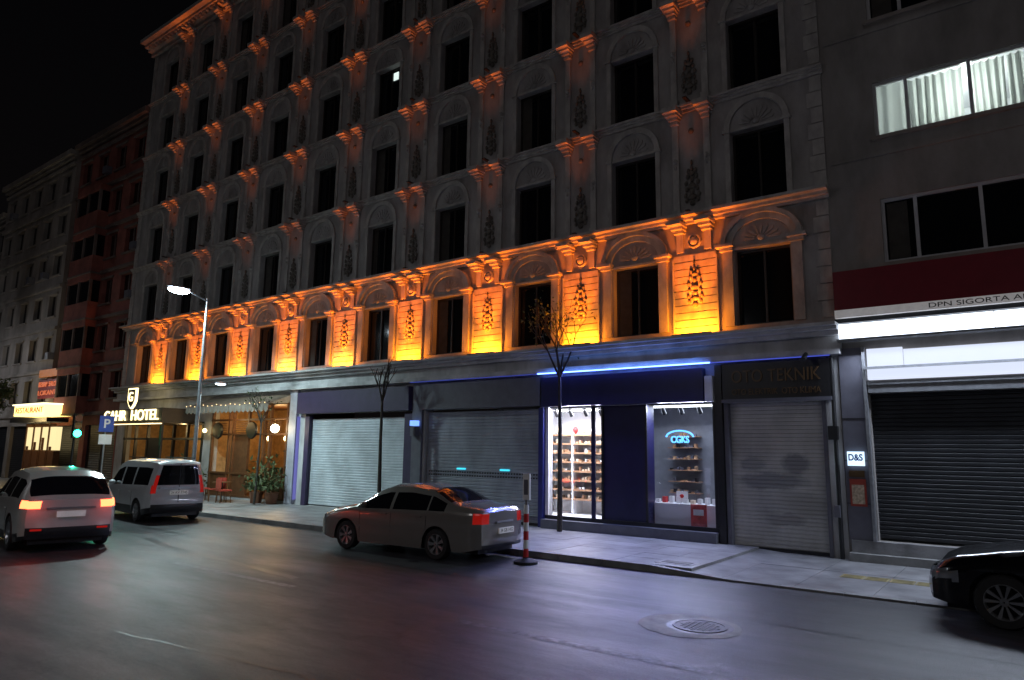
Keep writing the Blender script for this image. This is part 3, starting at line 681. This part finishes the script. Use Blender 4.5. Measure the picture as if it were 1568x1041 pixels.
# ------------------------------------------------------------ trees
def tree(name,x,y,h,r,spread,fork,depth,leaves=0,seed=1,lsize=.06,z0=.12):
    rnd=random.Random(seed); m=MB(); tips=[]
    def br(p,d,ln,rad,dep):
        q=p
        k=3
        for i in range(k):
            nd=(d+Vector((rnd.uniform(-.14,.14),rnd.uniform(-.14,.14),rnd.uniform(-.03,.08)))).normalized()
            nq=q+nd*(ln/k); r0=rad*(1-.3*i/k); r1=rad*(1-.3*(i+1)/k)
            m.cyl(q,nq,r0,r1,bark,6); q=nq; d=nd
        tips.append(q)
        if dep>0:
            for j in range(rnd.choice([2,3,3])):
                a=rnd.uniform(0,6.28); s=rnd.uniform(.35,.8)*spread
                nd=(d+Vector((math.cos(a)*s,math.sin(a)*s,rnd.uniform(.0,.35)))).normalized()
                br(q,nd,ln*rnd.uniform(.55,.85),rad*.55,dep-1)
    p=Vector((x,y,z0)); d=Vector((rnd.uniform(-.03,.03),rnd.uniform(-.03,.03),1)); n=6
    for i in range(n):
        q=p+Vector((d.x+rnd.uniform(-.02,.02),d.y+rnd.uniform(-.02,.02),1))*(fork/n); m.cyl(p,q,r*(1-.4*i/n),r*(1-.4*(i+1)/n),bark,8); p=q
    for j in range(4):
        a=j*1.6+rnd.uniform(-.4,.4); br(p,Vector((math.cos(a)*spread*.6,math.sin(a)*spread*.6,1)).normalized(),(h-fork)*.42,r*.45,depth)
    br(p,Vector((0,0,1)),(h-fork)*.5,r*.5,depth)
    for _ in range(leaves):
        t=rnd.choice(tips)+Vector((rnd.gauss(0,.16),rnd.gauss(0,.16),rnd.gauss(0,.14))); a=Vector((rnd.gauss(0,1),rnd.gauss(0,1),rnd.gauss(0,1))).normalized(); b=a.orthogonal().normalized(); s=lsize*rnd.uniform(.6,1.3)
        m.add([t-a*s,t+b*s*.5,t+a*s,t-b*s*.5],[(0,1,2,3)],leafm)
    m.obj(name,fix=False)
tree('bare_street_tree',-16.9,-.9,4.9,.07,.6,3.6,2,0,seed=3)
tree('bare_street_tree',-10.25,-.6,6.0,.075,.9,4.1,3,260,seed=11,lsize=.045)
tree('bare_street_tree',-23.4,-1.1,4.2,.05,.9,3.0,2,60,seed=5,lsize=.05)
tree('leafy_street_tree',-43.5,-3.5,5.0,.08,.7,3.5,2,650,seed=8,lsize=.09)

# ------------------------------------------------------------ signals, signs, posts
o=group('traffic_light'); m=MB(); x,y=-33.2,-3.6
m.cyl((x,y,.12),(x,y,3.3),.06,.05,black,10); m.box(x+.06,x+.26,y-.16,y+.16,2.5,3.55,black)
for z,mm in((3.35,mat('red_lens_off',(.1,.01,.01),.2)),(3.03,mat('amber_lens_off',(.1,.05,.01),.2)),(2.7,green_l)):
    m.cyl((x+.26,y,z),(x+.29,y,z),.15,.15,mm,16); m.box(x+.26,x+.42,y-.13,y+.13,z+.15,z+.165,black)
m.obj('signal_head',o); light('green_glow','SPOT',(x+.35,y,2.7),260,(.03,1,.6),o,shadow_soft_size=.12,spot_size=R(75),spot_blend=.6,rot=(R(68),0,R(-105)))
o=group('parking_sign'); m=MB(); x,y=-30.3,-3.6
m.cyl((x,y,.12),(x,y,3.5),.035,.03,steel,8); m.box(x+.035,x+.06,y-.28,y+.28,2.75,3.4,bluep); m.box(x+.035,x+.058,y-.25,y+.25,2.25,2.65,whitep); m.obj('post',o)
text('letter','P',.5,(x+.065,y,3.07),(R(90),0,R(90)),whitep,o,.004,None,.01)
o=group('striped_marker_post'); m=MB(); x,y=-8.27,-4.93
m.lathe((x,y,0),[(.24,0.0),(.24,.05),(.15,.09),(.06,.11),(.055,.13)],rubber,20,'z')
z=.12
for i in range(6):
    m.cyl((x,y,z),(x,y,z+.17),.052,.052,[redp,whitep][i%2],14); z+=.17
m.box(x-.03,x+.03,y-.01,y+.01,z,z+.2,steel); m.box(x-.08,x+.085,y-.02,y+.03,z+.1,z+.62,whitep); m.box(x-.05,x+.05,y-.024,y-.02,z+.2,z+.5,greyf)
m.obj('post',o)

# ------------------------------------------------------------ outdoor seats & plants
def chair(x,y,rot,mm):
    m=MB()
    for a in(-.2,.2):
        for b in(-.2,.2): m.cyl((a,b,.12),(a*.9,b*.9,.56),.02,.02,wood,6)
    m.box(-.22,.22,-.22,.22,.56,.61,mm); m.box(-.22,.22,.2,.23,.62,1.02,mm)
    m.obj('cafe_chair',M=Matrix.Translation((x,y,0))@Matrix.Rotation(rot,4,'Z'))
rc=mat('red_cushion',(.4,.05,.03),.7)
for X,Y,r in((-27.6,-1.3,.3),(-26.5,-1.4,2.9),(-25.6,-1.3,.2),(-24.8,-1.5,3.0)): chair(X,Y,r,rc)
for X in(-27.05,-25.2):
    m=MB(); m.cyl((X,-1.35,.12),(X,-1.35,.85),.03,.03,black); m.lathe((X,-1.35,.85),[(.001,0),(.35,0),(.35,.03),(.001,.03)],wood,20,'z'); m.obj('cafe_table')
def plant(x,y,s,seed):
    rnd=random.Random(seed); m=MB(); m.lathe((x,y,.12),[(.12,0),(.2,.0),(.26,.42),(.22,.42),(.001,.38)],mat('terracotta',(.2,.09,.05),.8),16,'z')
    for i in range(260):
        t=Vector((x+rnd.gauss(0,.2*s),y+rnd.gauss(0,.2*s),.6+abs(rnd.gauss(0,.4*s)))); a=Vector((rnd.gauss(0,.7),rnd.gauss(0,.7),rnd.gauss(.5,.6))).normalized(); b=a.orthogonal().normalized(); q=.12*rnd.uniform(.5,1.2)
        m.add([t-a*q,t+b*q*.35,t+a*q,t-b*q*.35],[(0,1,2,3)],leafm)
    m.obj('potted_plant',fix=False)
plant(-23.9,-.7,1.1,1); plant(-23.2,-.5,1.3,2); plant(-28.4,-.7,1,3); plant(-29.3,-.9,1,4)

# ------------------------------------------------------------ vehicles
def interp(t,x):
    if x<=t[0][0]: return t[0][1]
    for (a,b),(c,d) in zip(t,t[1:]):
        if x<=c: 
            u=(x-a)/(c-a); u2=u*u*(3-2*u)*.35+u*.65
            return b+(d-b)*u2
    return t[-1][1]
def wheel(mb,x,y,r,side,spokes):
    w=.1; s=side
    mb.lathe((x,y,r),[(r*.66,-w),(r*.93,-w),(r*.99,-w*.7),(r,0),(r*.99,w*.7),(r*.93,w),(r*.66,w)],rubber,36)
    mb.lathe((x,y,r),[(r*.67,w*s*.98),(r*.64,w*s*1.0),(r*.61,w*s*.8),(r*.6,-w*s*.4),(.01,-w*s*.4)],alloy,36)
    mb.lathe((x,y,r),[(r*.16,w*s*.5),(r*.15,w*s*.86),(.01,w*s*.9)],alloy,16)
    mb.lathe((x,y,r),[(r*.6,-w*s*.2),(.01,-w*s*.2)],black,24)
    for i in range(spokes):
        a=2*math.pi*i/spokes; da=.20 if spokes<9 else .11
        def P(rr,an,o): return (x+rr*math.cos(an),y+o*s,r+rr*math.sin(an))
        r0,r1=r*.12,r*.63
        vs=[P(r0,a-da*2,w*.7),P(r1,a-da,w*.9),P(r1,a+da,w*.9),P(r0,a+da*2,w*.7),P(r0,a-da*2,w*.2),P(r1,a-da,w*.3),P(r1,a+da,w*.3),P(r0,a+da*2,w*.2)]
        mb.add(vs,[(0,1,2,3),(0,4,5,1),(2,6,7,3)],alloy)
def car(name,L,W,Ht,top,belt,wx,wr,pick,pos,phi,spokes=6,tumble=.42,extra=None,seams=()):
    M=Matrix.Translation((pos[0],pos[1],pos[2] if len(pos)>2 else 0))@Matrix.Rotation(math.pi-phi,4,'Z')
    G=group(name,M); mb=MB(); N=110; xs=[-L/2+L*i/N for i in range(N+1)]
    rings=[];nb,ng,nr=10,4,5
    for x in xs:
        t=abs(x)/(L/2); w=W/2*(1-.07*t**4-.10*max(0,(t-.88)/.12)**2)
        zl=.2+.09*max(0,(t-.8)/.2)
        for q in wx:
            Rr=wr+.055
            if abs(x-q)<Rr: zl=max(zl,wr+math.sqrt(Rr*Rr-(x-q)**2))
        zt=interp(top,x); zb=min(interp(belt,x),zt-.03); zl=min(zl,zb-.08)
        def bul(z): 
            d=(z-.62)/.5; v=1-.045*d*d
            v-=.010*math.exp(-((z-.52)/.05)**2)
            if z>zb-.06: v-=.012*(z-zb+.06)/.06
            return v
        half=[]
        for j in range(nb+1):
            z=zl+(zb-zl)*j/nb; half.append((w*bul(z),z))
        yb=half[-1][0]; g=zt-zb; rnd=.07*min(1,g/.3); ze=zt-rnd; yr=yb-.02-(g)*tumble*.9-(.03 if g>.1 else .06)
        for j in range(1,ng+1):
            u=j/ng; half.append((yb+(yr-yb)*(u**1.15),zb+(ze-zb)*u))
        for j in range(1,nr+1):
            u=j/nr; half.append((yr*(1-u),ze+(zt-ze)*math.sin(min(1,u*1.6)*math.pi/2)))
        rings.append(half)
    K=len(rings[0])
    def ring(i): return [(xs[i],y,z) for y,z in rings[i]]+[(xs[i],-y,z) for y,z in rings[i][-2::-1]]
    n=2*K-1; vs=[]
    for i in range(N+1): vs+=ring(i)
    base=len(mb.v); mb.v+=vs
    def part(j):
        jj=j if j<K-1 else n-2-j
        return 'body' if jj<nb else('green' if jj<nb+ng else 'roof'), jj
    for i in range(N):
        for j in range(n-1):
            a,b,c,d=i*n+j,(i+1)*n+j,(i+1)*n+j+1,i*n+j+1
            cx=sum(vs[k][0] for k in(a,b,c,d))/4; cy=sum(vs[k][1] for k in(a,b,c,d))/4; cz=sum(vs[k][2] for k in(a,b,c,d))/4
            p,jj=part(j); mm=pick(p,jj,cx,abs(cy),cz)
            mb.f.append([base+a,base+b,base+c,base+d]); mb.m.append(mb.mi(mm)); mb.s.append(True)
    NC=14
    for end,i in((-1,0),(1,N)):
        h=rings[i]; X=xs[i]; grid=[]
        for j in range(K-1):
            y,z=h[j]; row=[]
            for c in range(NC+1):
                u=1-2*c/NC; bl=(1-u**4)*(.04+.045*math.exp(-((z-.45)/.14)**2))*(1 if z<1.2 else .7)
                row.append((X+end*bl*(1 if abs(u)<1 else 0),y*u,z))
            grid.append(row)
        o=len(mb.v); 
        for r in grid: mb.v+=r
        for j in range(K-2):
            for c in range(NC):
                a,b,cc,d=[j*(NC+1)+c,j*(NC+1)+c+1,(j+1)*(NC+1)+c+1,(j+1)*(NC+1)+c]
                z=(grid[j][c][2]+grid[j+1][c][2])/2; u=abs(1-2*(c+.5)/NC)
                mm=pick('rear' if end<0 else 'front',j,X,u,z)
                mb.f.append([o+a,o+b,o+cc,o+d]); mb.m.append(mb.mi(mm)); mb.s.append(True)
    mb.obj('body',G)
    m=MB(); m.box(-L/2+.15,L/2-.15,-W/2+.26,W/2-.26,.17,.68,black)
    m.obj('underbody',G)
    m=MB()
    for q in wx:
        for s in(-1,1): wheel(m,q,s*(W/2-.12),wr,s,spokes)
    m.obj('wheels',G)
    m=MB(); bp=pick('body',9,0,W/2,.8)
    for s in(-1,1):
        mx=L*.17; zb=interp(belt,mx); m.blob(mx,s*(W/2+.06),zb+.07,.06,.1,.07,bp,12,8); m.cyl((mx,s*(W/2-.1),zb+.0),(mx,s*(W/2+.03),zb+.05),.02,.02,black,6)
        for q in seams:
            for k in range(8):
                z0=.3+k*.07; y0=W/2*(1-.045*((z0-.62)/.5)**2-.010*math.exp(-((z0-.5)/.05)**2))+.002
                m.box(q-.004,q+.004,min(s*(y0-.015),s*y0),max(s*(y0-.015),s*y0),z0,z0+.07,black)
            if q<.5: m.box(q+.12,q+.28,s*W/2-.012,s*W/2+.018,.83,.855,bp)
    if extra: extra(m,G)
    m.obj('trim',G)
    return G
def paint(n,c,metal=.5,r=.28): return mat(n,c,r,metal,var=.04,scale=2,bump=0,coat=.8)
cg=mat('car_glass',(.006,.007,.009),.05,var=.1,bump=0,spec=.7)
silver=paint('silver_paint',(.27,.255,.235),.5,.26); white_c=paint('white_car_paint',(.5,.51,.53),0,.3); suvp=paint('pearl_white_paint',(.46,.44,.41),.1); blackc=paint('black_car_paint',(.006,.006,.008),.3,.2)
plate=mat('number_plate',(.6,.6,.6),.4,bump=0,emit=(1,1,.95),es=.1)
def pk1(p,j,x,y,z):
    if p=='green' and -1.42<x<1.02 and j<13 and not(.0<x<.07) and not(-1.0<x<-.95): return cg
    if p=='roof' and (-1.58<x<-.98 or .38<x<1.08) and j<19 and y<.62: return cg
    if p=='body' and x<-2.1 and .76<z<.96: return tail
    if p=='rear' and y>.7 and .76<z<.96: return tail
    if p in('rear','front') and z<.36: return black
    if p=='front' and y<.5 and .5<z<.72: return black
    if (p=='front' and y>.6 or p=='body' and x>2.0) and .62<z<.78: return headl
    return silver
def ex1(m,G):
    m.box(-2.40,-2.375,-.26,.26,.56,.67,plate)
    m.box(-2.355,-2.33,-.3,.3,.77,.8,alloy)
    text('plate_text','34 GB 1452',.1,(-2.402,0,.615),(R(90),0,R(-90)),black,G,.001,.46)
car('parked_sedan',4.56,1.73,1.49,[(-2.28,.99),(-2.22,1.06),(-1.7,1.12),(-1.0,1.42),(-.4,1.49),(.2,1.47),(.45,1.40),(1.15,1.01),(1.8,.90),(2.15,.76),(2.28,.62)],[(-2.28,.97),(-1.2,.97),(1.2,.92),(2.28,.7)],(1.38,-1.22),.31,pk1,(-11.15,-5.05),R(-3),7,extra=ex1,seams=(.95,.03,-.95))
def pk2(p,j,x,y,z):
    if p=='green' and -2.05<x<1.25 and j<13 and not(.1<x<.2) and not(-.95<x<-.85): return cg
    if p=='roof' and .72<x<1.32 and y<.7: return cg
    if p=='rear' and j>=10 and z<1.62 and y<.86: return cg
    if p=='rear' and y>.86 and .85<z<1.3: return tail
    if p=='body' and x<-2.14 and .85<z: return tail
    if p in('rear','front') and z<.5: return black
    if p=='body' and z<.42: return black
    if (p=='front' and y>.6) and .7<z<.9: return headl
    return white_c
def ex2(m,G):
    m.box(-2.295,-2.27,-.26,.26,.8,.92,plate); text('plate_text','34 KV 7745',.11,(-2.297,0,.86),(R(90),0,R(-90)),black,G,.001,.46)
    m.box(-2.262,-2.235,-.006,.006,.55,1.7,black); m.box(-2.28,-2.25,-.55,.55,.97,1.02,alloy)
    for s in(-.55,.55): m.box(-1.8,.6,s-.02,s+.02,1.84,1.87,black)
car('parked_van',4.4,1.8,1.82,[(-2.2,1.72),(-2.12,1.79),(-1.6,1.82),(.3,1.81),(.75,1.70),(1.4,1.13),(1.95,.98),(2.15,.8),(2.2,.7)],[(-2.2,1.08),(1.2,1.0),(2.2,.8)],(1.35,-1.4),.32,pk2,(-22.65,-5.3),R(8),6,tumble=.16,extra=ex2,seams=(.95,.1,-.95))
def pk3(p,j,x,y,z):
    if p=='green' and -1.75<x<1.1 and j<13 and not(.0<x<.08) and not(-1.0<x<-.92): return cg
    if p=='roof' and (-2.16<x<-1.82 or .42<x<1.18) and y<.66: return cg
    if p=='body' and x<-2.05 and .90<z<1.04: return tail_b
    if p=='rear' and y>.70 and .92<z<1.04: return tail_b
    if p in('rear','front') and z<.5: return black
    if p=='body' and z<.38: return black
    return suvp
def ex3(m,G):
    m.box(-2.35,-2.325,-.26,.26,.72,.84,plate); m.box(-2.325,-2.3,-.45,.45,.88,.92,alloy)
    for s in(-1,1): m.box(-2.345,-2.32,s*.6-.1,s*.6+.1,.46,.50,tail)
G=car('driving_suv',4.5,1.88,1.7,[(-2.25,1.08),(-2.2,1.14),(-1.86,1.52),(-1.5,1.66),(-.3,1.71),(.35,1.64),(1.2,1.12),(1.9,1.0),(2.15,.87),(2.25,.7)],[(-2.25,1.06),(-1.5,1.1),(1.2,1.0),(2.25,.8)],(1.33,-1.33),.36,pk3,(-18.6,-9.7),R(10),5,tumble=.3,extra=ex3,seams=(.95,.04,-.9))
light('tail_glow','POINT',(-2.5,.7,.95),2,(1,.06,.03),G,shadow_soft_size=.08); light('tail_glow','POINT',(-2.5,-.7,.95),2,(1,.06,.03),G,shadow_soft_size=.08)
def pk4(p,j,x,y,z):
    if p=='green' and -1.5<x<1.0 and j<13 and not(.0<x<.06): return cg
    if p=='roof' and (-1.65<x<-1.0 or .4<x<1.1) and y<.62: return cg
    if (p=='front' and y>.62 or p=='body' and x>1.9) and .56<z<.7: return headl
    if p=='front' and y<.5 and .42<z<.64: return iron
    if p in('rear','front') and z<.34: return black
    return blackc
car('parked_black_sedan',4.46,1.83,1.44,[(-2.23,.99),(-2.18,1.06),(-1.75,1.1),(-1.0,1.38),(-.4,1.44),(.2,1.42),(.5,1.35),(1.2,1.02),(1.9,.90),(2.1,.80),(2.23,.64)],[(-2.23,.97),(-1.2,.96),(1.2,.93),(2.23,.68)],(1.42,-1.4),.345,pk4,(.97,-4.3,.0),R(0),10,seams=(.95,.03,-.95))
print('OBJS',len(D.objects))
